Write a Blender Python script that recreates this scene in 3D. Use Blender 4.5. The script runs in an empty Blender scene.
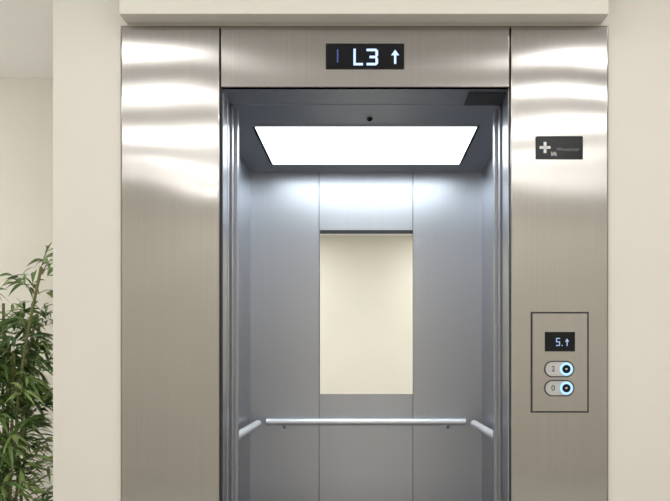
import bpy, bmesh, math, random
from mathutils import Vector, Matrix
random.seed(7)
scene = bpy.context.scene
scene.view_settings.view_transform = 'Standard'
scene.view_settings.exposure = 0.0
EYE = 1.15; S = 290.0; CX = 366.0; HY = 358.0
def X(px): return (px-CX)/S
def Z(py): return EYE+(HY-py)/S

# ---------------- materials ----------------
def new_mat(name):
    m = bpy.data.materials.new(name); m.use_nodes = True
    nt = m.node_tree
    return m, nt, nt.nodes['Principled BSDF']
def simple(name, col, rough=.5, metal=0., emit=None, es=0., spec=.5):
    m, nt, b = new_mat(name)
    b.inputs['Base Color'].default_value = (*col, 1)
    b.inputs['Roughness'].default_value = rough
    b.inputs['Metallic'].default_value = metal
    b.inputs['Specular IOR Level'].default_value = spec
    if emit:
        b.inputs['Emission Color'].default_value = (*emit, 1)
        b.inputs['Emission Strength'].default_value = es
    return m
def paint(name, col, var=.02, rough=.7):
    m, nt, b = new_mat(name)
    tc = nt.nodes.new('ShaderNodeTexCoord')
    n = nt.nodes.new('ShaderNodeTexNoise'); n.inputs['Scale'].default_value = 2.2; n.inputs['Detail'].default_value = 4
    r = nt.nodes.new('ShaderNodeValToRGB')
    r.color_ramp.elements[0].position = .3; r.color_ramp.elements[1].position = .7
    r.color_ramp.elements[0].color = (*[c*(1-var) for c in col], 1)
    r.color_ramp.elements[1].color = (*[min(1, c*(1+var)) for c in col], 1)
    n2 = nt.nodes.new('ShaderNodeTexNoise'); n2.inputs['Scale'].default_value = 260
    bp = nt.nodes.new('ShaderNodeBump'); bp.inputs['Strength'].default_value = .05; bp.inputs['Distance'].default_value = .002
    L = nt.links.new
    L(tc.outputs['Object'], n.inputs['Vector']); L(n.outputs['Fac'], r.inputs['Fac']); L(r.outputs['Color'], b.inputs['Base Color'])
    L(tc.outputs['Object'], n2.inputs['Vector']); L(n2.outputs['Fac'], bp.inputs['Height']); L(bp.outputs['Normal'], b.inputs['Normal'])
    b.inputs['Roughness'].default_value = rough
    return m
def steel(name, col, rough=.3, aniso=.8, var=.03, wave=.0, grain=(260, 260, 1.5)):
    m, nt, b = new_mat(name); L = nt.links.new
    b.inputs['Metallic'].default_value = 1
    geo = nt.nodes.new('ShaderNodeNewGeometry')
    mp = nt.nodes.new('ShaderNodeMapping'); mp.inputs['Scale'].default_value = grain
    L(geo.outputs['Position'], mp.inputs['Vector'])
    n = nt.nodes.new('ShaderNodeTexNoise'); n.inputs['Scale'].default_value = 1; n.inputs['Detail'].default_value = 3
    L(mp.outputs['Vector'], n.inputs['Vector'])
    r = nt.nodes.new('ShaderNodeValToRGB')
    r.color_ramp.elements[0].position = .25; r.color_ramp.elements[1].position = .75
    r.color_ramp.elements[0].color = (*[c*(1-var) for c in col], 1)
    r.color_ramp.elements[1].color = (*[min(1, c*(1+var)) for c in col], 1)
    L(n.outputs['Fac'], r.inputs['Fac']); L(r.outputs['Color'], b.inputs['Base Color'])
    mr = nt.nodes.new('ShaderNodeMapRange'); mr.inputs['To Min'].default_value = rough*.95; mr.inputs['To Max'].default_value = rough*1.05
    L(n.outputs['Fac'], mr.inputs['Value']); L(mr.outputs['Result'], b.inputs['Roughness'])
    if aniso > 0:
        b.inputs['Anisotropic'].default_value = aniso
        cr = nt.nodes.new('ShaderNodeVectorMath'); cr.operation = 'CROSS_PRODUCT'
        cr.inputs[1].default_value = (0, 0, 1)
        L(geo.outputs['True Normal'], cr.inputs[0]); L(cr.outputs['Vector'], b.inputs['Tangent'])
    if wave > 0:
        n3 = nt.nodes.new('ShaderNodeTexNoise'); n3.inputs['Scale'].default_value = 2.6; n3.inputs['Detail'].default_value = 0
        L(geo.outputs['Position'], n3.inputs['Vector'])
        bp = nt.nodes.new('ShaderNodeBump'); bp.inputs['Strength'].default_value = 1; bp.inputs['Distance'].default_value = wave
        L(n3.outputs['Fac'], bp.inputs['Height']); L(bp.outputs['Normal'], b.inputs['Normal'])
    return m

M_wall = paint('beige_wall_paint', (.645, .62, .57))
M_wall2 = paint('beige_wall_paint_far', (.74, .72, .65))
M_ceil = paint('ceiling_paint', (.88, .87, .87), .015)
M_steel = steel('brushed_steel_warm', (.385, .372, .358), .18, 1.0, .05, .005)
M_jamb = steel('brushed_steel_jamb', (.46, .475, .52), .3, .3, .02)
M_cab = steel('brushed_steel_cabin', (.475, .49, .535), .34, .6, .03, .002)
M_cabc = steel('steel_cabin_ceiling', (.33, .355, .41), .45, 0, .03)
M_dark = simple('dark_gap', (.02, .02, .025), .6)
M_rail = simple('satin_rail', (.92, .92, .93), .42, .55)
M_mirror = simple('mirror_glass', (.89, .90, .87), .01, 1)
M_black = simple('black_glass', (.004, .005, .007), .25, spec=.2)
M_led = simple('led_blue_white', (.1, .1, .1), .4, 0, (.48, .66, 1), 1.4)
M_leddim = simple('led_dim', (.02, .03, .1), .4, 0, (.08, .14, .6), .25)
M_white = simple('white_print', (.6, .6, .6), .5, 0, (1, 1, 1), .1)
M_smallled = simple('panel_led', (.1, .1, .1), .5, 0, (.35, .55, .9), .75)
M_gray = simple('gray_print', (.16, .16, .16), .5)
M_ring = simple('button_ring_glow', (.1, .1, .1), .4, 0, (.28, .55, 1), 1.6)
M_btn = simple('button_face', (.5, .51, .53), .3, 1)
M_panel = simple('ceiling_light_diffuser', (.9, .95, .97), .5, 0, (.88, .97, 1), 4.8)
M_lamp = simple('downlight_lens', (1, 1, 1), .4, 0, (1, .97, .93), 3)
M_globe = simple('fill_globe_glow', (1, 1, 1), .4, 0, (1, .975, .94), 55)  # emission of the added out-of-view globe
M_pot = simple('pot_glaze', (.12, .12, .125), .35)
M_soil = paint('soil', (.06, .04, .025), .4, .95)
M_cane = paint('cane_bark', (.16, .17, .06), .3, .6)

# floor tiles
M_floor, nt, b = new_mat('floor_tile')
tc = nt.nodes.new('ShaderNodeTexCoord'); br = nt.nodes.new('ShaderNodeTexBrick')
br.offset = 0; br.inputs['Scale'].default_value = 1; br.inputs['Brick Width'].default_value = .6; br.inputs['Row Height'].default_value = .6
br.inputs['Mortar Size'].default_value = .003
br.inputs['Color1'].default_value = (.46, .445, .42, 1); br.inputs['Color2'].default_value = (.50, .485, .455, 1); br.inputs['Mortar'].default_value = (.2, .19, .17, 1)
nt.links.new(tc.outputs['Object'], br.inputs['Vector']); nt.links.new(br.outputs['Color'], b.inputs['Base Color']); b.inputs['Roughness'].default_value = .35
M_cfloor = simple('car_floor_vinyl', (.10, .10, .105), .4)

# leaf material
M_leaf, nt, b = new_mat('bamboo_leaf'); L = nt.links.new
at = nt.nodes.new('ShaderNodeAttribute'); at.attribute_name = 'leafvar'
r = nt.nodes.new('ShaderNodeValToRGB')
r.color_ramp.elements[0].color = (.025, .06, .02, 1); r.color_ramp.elements[1].color = (.42, .54, .20, 1)
e = r.color_ramp.elements.new(.5); e.color = (.12, .22, .06, 1)
L(at.outputs['Fac'], r.inputs['Fac']); L(r.outputs['Color'], b.inputs['Base Color']); b.inputs['Roughness'].default_value = .4

# ---------------- mesh helpers ----------------
def link(o, parent=None):
    scene.collection.objects.link(o)
    if parent: o.parent = parent
    return o
def empty(name, loc=(0, 0, 0)):
    o = bpy.data.objects.new(name, None); o.empty_display_size = .1
    scene.collection.objects.link(o); return o
def boxes(name, lst, mat, parent=None, bevel=0.):
    bm = bmesh.new()
    for (x0, x1, y0, y1, z0, z1) in lst:
        v = [bm.verts.new((x, y, z)) for x in (x0, x1) for y in (y0, y1) for z in (z0, z1)]
        for f in ((0, 1, 3, 2), (4, 6, 7, 5), (0, 4, 5, 1), (2, 3, 7, 6), (0, 2, 6, 4), (1, 5, 7, 3)):
            bm.faces.new([v[i] for i in f])
    bmesh.ops.recalc_face_normals(bm, faces=bm.faces)
    me = bpy.data.meshes.new(name); bm.to_mesh(me); bm.free(); me.materials.append(mat)
    o = link(bpy.data.objects.new(name, me), parent)
    if bevel:
        md = o.modifiers.new('bev', 'BEVEL'); md.width = bevel; md.segments = 2
    return o
def tube(name, pts, rad, mat, parent=None, seg=16, cyc=False):
    cu = bpy.data.curves.new(name, 'CURVE'); cu.dimensions = '3D'; cu.bevel_depth = rad; cu.bevel_resolution = 5 if rad > .003 else 1; cu.use_fill_caps = True
    sp = cu.splines.new('POLY'); sp.points.add(len(pts)-1)
    for p, q in zip(sp.points, pts): p.co = (*q, 1)
    sp.use_cyclic_u = cyc
    cu.materials.append(mat)
    tmp = bpy.data.objects.new('tmp', cu); scene.collection.objects.link(tmp)
    dg = bpy.context.evaluated_depsgraph_get()
    me = bpy.data.meshes.new_from_object(tmp.evaluated_get(dg)); bpy.data.objects.remove(tmp)
    for p in me.polygons: p.use_smooth = True
    me.name = name
    if not me.materials: me.materials.append(mat)
    return link(bpy.data.objects.new(name, me), parent)
def disc_y(name, x, z, y0, y1, r, mat, parent, n=40):
    bm = bmesh.new()
    bmesh.ops.create_cone(bm, cap_ends=True, segments=n, radius1=r, radius2=r, depth=abs(y1-y0),
        matrix=Matrix.Translation((x, (y0+y1)/2, z)) @ Matrix.Rotation(math.pi/2, 4, 'X'))
    me = bpy.data.meshes.new(name); bm.to_mesh(me); bm.free(); me.materials.append(mat)
    return link(bpy.data.objects.new(name, me), parent)
def poly_y(name, pts, y0, y1, mat, parent):
    bm = bmesh.new()
    a = [bm.verts.new((x, y0, z)) for x, z in pts]; c = [bm.verts.new((x, y1, z)) for x, z in pts]
    bm.faces.new(a); bm.faces.new(c[::-1]); n = len(pts)
    for i in range(n): bm.faces.new((a[i], c[i], c[(i+1) % n], a[(i+1) % n]))
    bmesh.ops.recalc_face_normals(bm, faces=bm.faces)
    me = bpy.data.meshes.new(name); bm.to_mesh(me); bm.free(); me.materials.append(mat)
    return link(bpy.data.objects.new(name, me), parent)
def text(name, s, x, z, y, size, mat, parent):
    cu = bpy.data.curves.new(name, 'FONT'); cu.body = s; cu.size = size; cu.align_x = 'CENTER'; cu.align_y = 'CENTER'; cu.extrude = .0004
    tmp = bpy.data.objects.new('tmp', cu); scene.collection.objects.link(tmp)
    dg = bpy.context.evaluated_depsgraph_get()
    me = bpy.data.meshes.new_from_object(tmp.evaluated_get(dg)); bpy.data.objects.remove(tmp)
    me.transform(Matrix.Translation((x, y, z)) @ Matrix.Rotation(math.pi/2, 4, 'X'))
    me.materials.clear(); me.materials.append(mat)
    return link(bpy.data.objects.new(name, me), parent)

# ---------------- room shell ----------------
CH = 2.7; BY = 2.18; FY = -6.0; LX = -4.0; RX = 3.4; CRN = X(53)
PL, PR, PT = X(122), X(607), Z(27)
boxes('floor', [(LX-.1, RX+.1, FY-.1, BY+.1, -.1, 0)], M_floor)
boxes('ceiling', [(LX-.1, RX+.1, FY-.1, BY+.1, CH, CH+.1)], M_ceil)
boxes('wall_front', [(CRN, PL-.004, 0.0, BY, 0, CH), (PR+.004, RX, 0.0, .3, 0, CH), (PL-.004, PR+.004, 0, .2, PT+.004, CH)], M_wall)
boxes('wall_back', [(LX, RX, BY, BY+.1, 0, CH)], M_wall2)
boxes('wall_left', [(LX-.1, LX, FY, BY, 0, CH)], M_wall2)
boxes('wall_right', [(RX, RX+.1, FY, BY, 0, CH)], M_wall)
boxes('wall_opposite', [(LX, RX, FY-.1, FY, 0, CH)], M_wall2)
s2 = 1044/(3.6-.1)
boxes('trim_1', [((119-CX)/s2, (609-CX)/s2, -.1, 0, EYE+(HY-14)/s2, CH)], M_wall, bevel=.003)
boxes('baseboard_front', [(CRN, PL-.01, -.012, 0, 0, .1), (PR+.01, RX, -.012, 0, 0, .1)], M_wall, bevel=.003)
boxes('baseboard_back', [(LX, CRN, BY-.012, BY, 0, .1)], M_wall, bevel=.003)

# ---------------- elevator ----------------
EL = empty('elevator')
OW = .495; SZ = Z(88)
boxes('frame_panel_left', [(PL, -OW-.009, -.012, .02, .0, PT)], M_steel, EL, .003)
boxes('frame_panel_right', [(OW+.003, PR, -.012, .02, .0, PT)], M_steel, EL, .003)
boxes('frame_header', [(-OW-.004, OW-.002, -.012, .02, SZ, PT)], M_steel, EL, .003)
boxes('frame_seams', [(-OW-.02, -OW-.001, .005, .03, 0, PT-.005), (OW+.001, OW+.02, .005, .03, 0, PT-.005)], M_dark, EL)
boxes('jamb_left', [(-OW-.05, -OW, .018, .115, 0, SZ)], M_jamb, EL, .001)
boxes('jamb_right', [(OW-.003, OW+.05, .018, .115, 0, SZ)], M_jamb, EL, .001)
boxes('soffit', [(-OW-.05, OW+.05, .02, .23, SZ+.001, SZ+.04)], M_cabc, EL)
for sgn, nm in ((-1, 'left'), (1, 'right')):
    def sx(a, b_): return (min(sgn*a, sgn*b_), max(sgn*a, sgn*b_))
    boxes('landing_door_'+nm, [(*sx(OW-.002, OW+.31), .125, .155, .01, SZ+.03)], M_jamb, EL, .002)
    boxes('landing_door_rear_'+nm, [(*sx(OW+.002, OW+.31), .17, .2, .01, SZ+.03)], M_cab, EL, .002)
    boxes('door_pocket_'+nm, [(*sx(OW+.012, OW+.05), .205, .24, .0, SZ+.03)], M_dark, EL)
    boxes('car_door_'+nm, [(*sx(OW-.003, OW+.29), .25, .28, .01, SZ+.03)], M_jamb, EL, .002)
    boxes('car_door_rear_'+nm, [(*sx(OW+.001, OW+.29), .29, .32, .01, SZ+.03)], M_cab, EL, .002)
    boxes('car_jamb_'+nm, [(*sx(OW-.012, .66), .33, .372, .01, SZ+.03)], M_jamb, EL, .002)
CW = .6; CB = 1.81; CZ = EYE+.964
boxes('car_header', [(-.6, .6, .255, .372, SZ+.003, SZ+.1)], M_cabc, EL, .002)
boxes('door_track', [(.36, OW, .06, .225, SZ-.006, SZ+.001)], M_dark, EL)
boxes('sill', [(-.6, .6, .0, .37, 0.001, .012)], M_jamb, EL)
boxes('car_floor', [(-CW, CW, .37, CB, .001, .012)], M_cfloor, EL)
boxes('car_wall_left', [(-CW-.03, -CW, .34, .88, .012, CZ), (-CW-.03, -CW, .884, 1.34, .012, CZ), (-CW-.03, -CW, 1.344, CB, .012, CZ)], M_cab, EL)
boxes('car_wall_right', [(CW, CW+.03, .34, .88, .012, CZ), (CW, CW+.03, .884, 1.34, .012, CZ), (CW, CW+.03, 1.344, CB, .012, CZ)], M_cab, EL)
SE = .243
boxes('car_wall_rear', [(-CW, -SE-.0015, CB, CB+.02, .012, CZ), (-SE+.0015, SE-.0015, CB, CB+.02, .012, CZ), (SE+.0015, CW, CB, CB+.02, .012, CZ)], M_cab, EL)
boxes('car_shell', [(-CW-.04, CW+.04, CB+.022, CB+.04, 0, CZ), (-CW-.045, -CW-.032, .34, CB, 0, CZ), (CW+.032, CW+.045, .34, CB, 0, CZ)], M_dark, EL)
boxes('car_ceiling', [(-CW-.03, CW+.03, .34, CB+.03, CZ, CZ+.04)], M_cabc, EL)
boxes('car_ceiling_light', [(-.46, .46, .72, 1.56, CZ-.004, CZ)], M_panel, EL)
boxes('car_ceiling_light_frame', [(-.47, -.46, .71, 1.57, CZ-.008, CZ), (.46, .47, .71, 1.57, CZ-.008, CZ), (-.46, .46, .71, .72, CZ-.008, CZ), (-.46, .46, 1.56, 1.57, CZ-.008, CZ)], M_cab, EL)
bm = bmesh.new(); bmesh.ops.create_uvsphere(bm, u_segments=20, v_segments=10, radius=.012, matrix=Matrix.Translation((.015, .6, CZ)))
me = bpy.data.meshes.new('sensor'); bm.to_mesh(me); bm.free(); me.materials.append(M_black); link(bpy.data.objects.new('car_sensor', me), EL)
mz0, mz1 = EYE-36/193, EYE+125/193
boxes('car_mirror', [(-.238, .242, CB-.005, CB, mz0, mz1)], M_mirror, EL)
boxes('car_mirror_header_reflection', [(-.238, .242, CB-.012, CB, mz1-.004, mz1+.014)], M_dark, EL)  # dark strip drawn in for the door header's reflection
boxes('car_mirror_bottom_trim', [(-.238, .242, CB-.008, CB, mz0-.006, mz0)], M_cab, EL)
rz = EYE-64/195.5; ry = CB-.065
tube('car_handrail_rear', [(-.51, ry, rz), (.51, ry, rz)], .0175, M_rail, EL)
for s in (-1, 1):
    tube('car_handrail_side', [(s*.54, .5, rz), (s*.54, 1.62, rz)], .0175, M_rail, EL)
    tube('car_handrail_bracket', [(s*.42, ry, rz-.01), (s*.42, CB-.03, rz-.03), (s*.42, CB, rz-.03)], .008, M_rail, EL)
    tube('car_handrail_bracket', [(s*.54, 1.5, rz-.01), (s*.58, 1.5, rz-.03), (s*.6, 1.5, rz-.03)], .008, M_rail, EL)
    tube('car_handrail_bracket', [(s*.54, .7, rz-.01), (s*.58, .7, rz-.03), (s*.6, .7, rz-.03)], .008, M_rail, EL)

# ---------------- floor indicator display ----------------
FD = empty('floor_indicator_display'); F = -.012
boxes('display_glass', [(X(326), X(404), F-.008, F, Z(70), Z(45))], M_black, FD, .002)
yf = F-.0095
def seg(name, lst, mat=M_led, par=FD, yy=None):
    yy = yf if yy is None else yy
    boxes(name, [(X(a), X(c), yy, yy+.0025, Z(d), Z(b_)) for a, b_, c, d in lst], mat, par)
seg('digit_L', [(353.5, 50.5, 355.8, 67), (353.5, 64.7, 363, 67)])
poly_y('digit_3', [(X(x), Z(y)) for x, y in ((366.5, 50.5), (376, 50.5), (378, 52.5), (378, 57.2), (376.6, 58.7), (378, 60.2), (378, 65), (376, 67), (366.5, 67), (366.5, 64.6), (375.4, 64.6), (375.4, 59.9), (369.5, 59.9), (369.5, 57.5), (375.4, 57.5), (375.4, 52.9), (366.5, 52.9))], yf, yf+.0025, M_led, FD)
seg('segment_dim', [(337, 51, 338.6, 64)], M_leddim)
poly_y('arrow_up', [(X(x), Z(y)) for x, y in ((395, 51.5), (399, 57), (396.1, 57), (396.1, 65.5), (393.9, 65.5), (393.9, 57), (391, 57))], yf, yf+.0025, M_led, FD)

# ---------------- wall sign ----------------
SG = empty('information_sign')
boxes('sign_plate', [(X(535), X(582), F-.005, F, Z(160), Z(137))], M_black, SG, .001)
ys = F-.006
seg('cross', [(542.8, 143, 545.6, 154), (538.8, 147.2, 549.6, 149.8)], M_white, SG, ys)
text('sign_text', 'Wheelchair', X(567), Z(150.5), ys, .017, M_gray, SG)
text('sign_text_small', 'lift', X(553), Z(155), ys, .02, M_white, SG)

# ---------------- call button panel ----------------
CP = empty('elevator_call_panel')
boxes('panel_gap', [(X(530), X(588), F-.001, F+.02, Z(412.5), Z(312))], M_dark, CP)
boxes('panel_plate', [(X(531.7), X(586.3), F-.005, F-.001, Z(411), Z(313.6))], M_steel, CP, .001)
yp = F-.005
boxes('panel_display', [(X(544), X(574), yp-.002, yp, Z(351.5), Z(332))], M_black, CP, .001)
yq = yp-.003
seg('panel_digit', [(555, 338, 559, 339), (555, 338, 556, 342), (555, 341.4, 559, 342.4), (558, 341.4, 559, 346), (555, 345, 559, 346), (560.5, 345, 561.5, 346)], M_smallled, CP, yq)
poly_y('panel_arrow', [(X(x), Z(y)) for x, y in ((566, 338.5), (568, 341.8), (566.5, 341.8), (566.5, 346), (565.5, 346), (565.5, 341.8), (564, 341.8))], yq, yq+.0015, M_smallled, CP)
def pill(cx0, cx1, cy, r, n=16):
    pts = []
    for i in range(n+1):
        a = -math.pi/2+math.pi*i/n; pts.append((X(cx1+r*math.cos(a)), Z(cy-r*math.sin(a))))
    for i in range(n+1):
        a = math.pi/2+math.pi*i/n; pts.append((X(cx0+r*math.cos(a)), Z(cy-r*math.sin(a))))
    return pts
for cy, ch in ((369, '2'), (388, '0')):
    poly_y('button_rim', pill(551.5, 565, cy, 8.2), yp-.003, yp, M_dark, CP)
    poly_y('button_plate', pill(551.5, 565, cy, 7.0), yp-.005, yp-.003, M_btn, CP)
    text('button_mark', ch, X(552), Z(cy), yp-.0055, .026, M_black, CP)
    disc_y('button_core', X(565), Z(cy), yp-.008, yp-.004, 5/S, M_black, CP)
    tube('button_ring', [(X(565)+5.3/S*math.cos(2*math.pi*i/40), yp-.008, Z(cy)+5.3/S*math.sin(2*math.pi*i/40)) for i in range(40)], .0038, M_ring, CP, cyc=True)
    tube('button_dot', [(X(565)-.003, yp-.0085, Z(cy)), (X(565)+.003, yp-.0085, Z(cy))], .0028, M_white, CP)

# ---------------- lights ----------------
LC = (1, .985, .96)
def downlight(x, y, power=24):
    E = empty('recessed_downlight')
    bm = bmesh.new(); n = 40
    ra, rb = .085, .11
    rings = [[bm.verts.new((x+r_*math.cos(2*math.pi*i/n), y+r_*math.sin(2*math.pi*i/n), z)) for i in range(n)] for r_, z in ((rb, CH), (rb-.004, CH-.008), (ra, CH-.006), (ra-.004, CH-.001))]
    for a, c in zip(rings, rings[1:]):
        for i in range(n): bm.faces.new((a[i], a[(i+1) % n], c[(i+1) % n], c[i]))
    me = bpy.data.meshes.new('trim_ring'); bm.to_mesh(me); bm.free(); me.materials.append(M_ceil)
    link(bpy.data.objects.new('trim_ring', me), E)
    bm = bmesh.new(); bmesh.ops.create_circle(bm, cap_ends=True, segments=n, radius=ra-.003, matrix=Matrix.Translation((x, y, CH-.002)))
    me = bpy.data.meshes.new('lens'); bm.to_mesh(me); bm.free(); me.materials.append(M_lamp)
    link(bpy.data.objects.new('lens', me), E)
    ld = bpy.data.lights.new('lamp', 'AREA'); ld.shape = 'DISK'; ld.size = .13; ld.energy = power; ld.color = LC
    lo = bpy.data.objects.new('lamp', ld); lo.location = (x, y, CH-.012); link(lo, E)
for y, p in ((-1.7, 7), (-2.5, 7), (-3.5, 17), (-4.6, 14), (-5.5, 14)):
    for x in (-1.25, 1.2):
        downlight(x, y, p)
for y in (-1.7, -3.5, -5.2):  # side columns added as fill, clear of the frame panel reflections
    downlight(-3.1, y, 8); downlight(2.9, y, 9)
downlight(-2.6, .7, 8)
# out-of-view globe added to brighten the side hall ceiling
GP = empty('fill_globe_light')
gx, gy, gz = -3.2, .9, 1.95
bm = bmesh.new(); bmesh.ops.create_uvsphere(bm, u_segments=32, v_segments=20, radius=.12, matrix=Matrix.Translation((gx, gy, gz)))
for f in bm.faces: f.smooth = True
me = bpy.data.meshes.new('globe'); bm.to_mesh(me); bm.free(); me.materials.append(M_globe); link(bpy.data.objects.new('globe', me), GP)
tube('fill_globe_cord', [(gx, gy, gz+.12), (gx, gy, CH)], .004, M_dark, GP)
tube('fill_globe_canopy', [(gx, gy, CH-.025), (gx, gy, CH)], .05, M_dark, GP)
# fill strip added near the elevator wall, placed off the steel reflections
LF = empty('fill_strip_light')
boxes('fill_strip_housing', [(-1.8, 2.0, -.80, -.70, CH-.03, CH)], M_ceil, LF, .003)
ld = bpy.data.lights.new('strip', 'AREA'); ld.shape = 'RECTANGLE'; ld.size = 3.7; ld.size_y = .08; ld.energy = 18; ld.color = LC
lo = bpy.data.objects.new('strip', ld); lo.location = (.1, -.75, CH-.032); link(lo, LF)

# ---------------- potted bamboo ----------------
PB = empty('potted_bamboo_plant')
px, py = -1.56, .92
bm = bmesh.new(); n = 48
prof = [(.13, 0), (.15, .02), (.185, .34), (.19, .37), (.175, .37), (.17, .33)]
rs = [[bm.verts.new((px+r_*math.cos(2*math.pi*i/n), py+r_*math.sin(2*math.pi*i/n), z)) for i in range(n)] for r_, z in prof]
bm.faces.new(rs[0][::-1])
for a, c in zip(rs, rs[1:]):
    for i in range(n): bm.faces.new((a[i], a[(i+1) % n], c[(i+1) % n], c[i]))
for f in bm.faces: f.smooth = True
me = bpy.data.meshes.new('pot'); bm.to_mesh(me); bm.free(); me.materials.append(M_pot); link(bpy.data.objects.new('pot', me), PB)
bm = bmesh.new(); bmesh.ops.create_circle(bm, cap_ends=True, segments=n, radius=.172, matrix=Matrix.Translation((px, py, .34)))
me = bpy.data.meshes.new('soil'); bm.to_mesh(me); bm.free(); me.materials.append(M_soil); link(bpy.data.objects.new('soil', me), PB)
bml = bmesh.new(); lay = bml.verts.layers.float.new('leafvar')
XM = CRN-.03
def leaf(p, d, ln, w, var):
    d = d.normalized(); up = Vector((0, 0, 1))
    side = d.cross(up)
    if side.length < .1: side = Vector((1, 0, 0))
    side.normalize(); side = (Matrix.Rotation(random.uniform(-.9, .9), 3, d) @ side); nrm = side.cross(d)
    rows = []; K = 5
    prof = [.12, .75, 1, .75, .4, .02]
    for k in range(K+1):
        t = k/K; c = p+d*ln*t+Vector((0, 0, -1))*ln*.35*t*t; h = w*prof[k]*.5
        vs = [bml.verts.new(c-side*h+nrm*h*.35), bml.verts.new(c), bml.verts.new(c+side*h+nrm*h*.35)]
        for v in vs:
            v[lay] = var; v.co.x = min(v.co.x, XM)
        rows.append(vs)
    for a, c in zip(rows, rows[1:]):
        bml.faces.new((a[0], a[1], c[1], c[0])); bml.faces.new((a[1], a[2], c[2], c[1]))
for i in range(11):
    a = random.uniform(0, 6.28); r0 = random.uniform(.02, .12)
    base = Vector((px+r0*math.cos(a), py+r0*math.sin(a), .33)); H = random.uniform(.8, 1.2)
    lean = Vector((math.cos(a), math.sin(a), 0))*random.uniform(.05, .25)
    pts = []
    for k in range(9):
        t = k/8; pts.append(base+Vector((0, 0, H*t))+lean*t*t+Vector((random.uniform(-.006, .006), random.uniform(-.006, .006), 0)))
    for q in pts: q.x = min(q.x, XM-.02)
    tube('cane', pts, .0065, M_cane, PB)
    for k in range(29):
        t = random.uniform(.08, 1)**.8*8; j = min(7, int(t)); p0 = pts[j].lerp(pts[j+1], t-j)
        az = random.uniform(0, 6.28); L_ = random.uniform(.08, .26)*(1.15-.5*t/8)
        d = Vector((math.cos(az), math.sin(az), random.uniform(.1, .8))).normalized()
        tip = p0+d*L_
        tip.x = min(tip.x, XM-.01)
        if k % 2 == 0: tube('twig', [p0, p0.lerp(tip, .5)+Vector((0, 0, .01)), tip], .0018, M_cane, PB)
        bv = random.random()
        for q in range(random.randint(5, 8)):
            s_ = random.uniform(.45, 1); bp_ = p0.lerp(tip, s_)
            dd = (d+Vector((random.uniform(-1, 1), random.uniform(-1, 1), random.uniform(-.8, .5)))).normalized()
            leaf(bp_, dd, random.uniform(.08, .125), random.uniform(.014, .021), min(1, max(0, bv*.5+random.random()*.5)))
me = bpy.data.meshes.new('foliage'); bml.to_mesh(me); bml.free(); me.materials.append(M_leaf)
link(bpy.data.objects.new('foliage', me), PB)

# ---------------- world + camera ----------------
w = bpy.data.worlds.new('world'); scene.world = w; w.use_nodes = True
w.node_tree.nodes['Background'].inputs['Color'].default_value = (.8, .8, .8, 1); w.node_tree.nodes['Background'].inputs['Strength'].default_value = .3
cd = bpy.data.cameras.new('cam'); cam = bpy.data.objects.new('cam', cd); scene.collection.objects.link(cam)
cam.location = (0, -3.6, EYE); cam.rotation_euler = (math.pi/2, 0, 0)
cd.sensor_width = 36; cd.sensor_fit = 'HORIZONTAL'; cd.lens = 1044/670*36
cd.shift_x = -(CX-335)/670; cd.shift_y = (HY-250.5)/670
scene.camera = cam
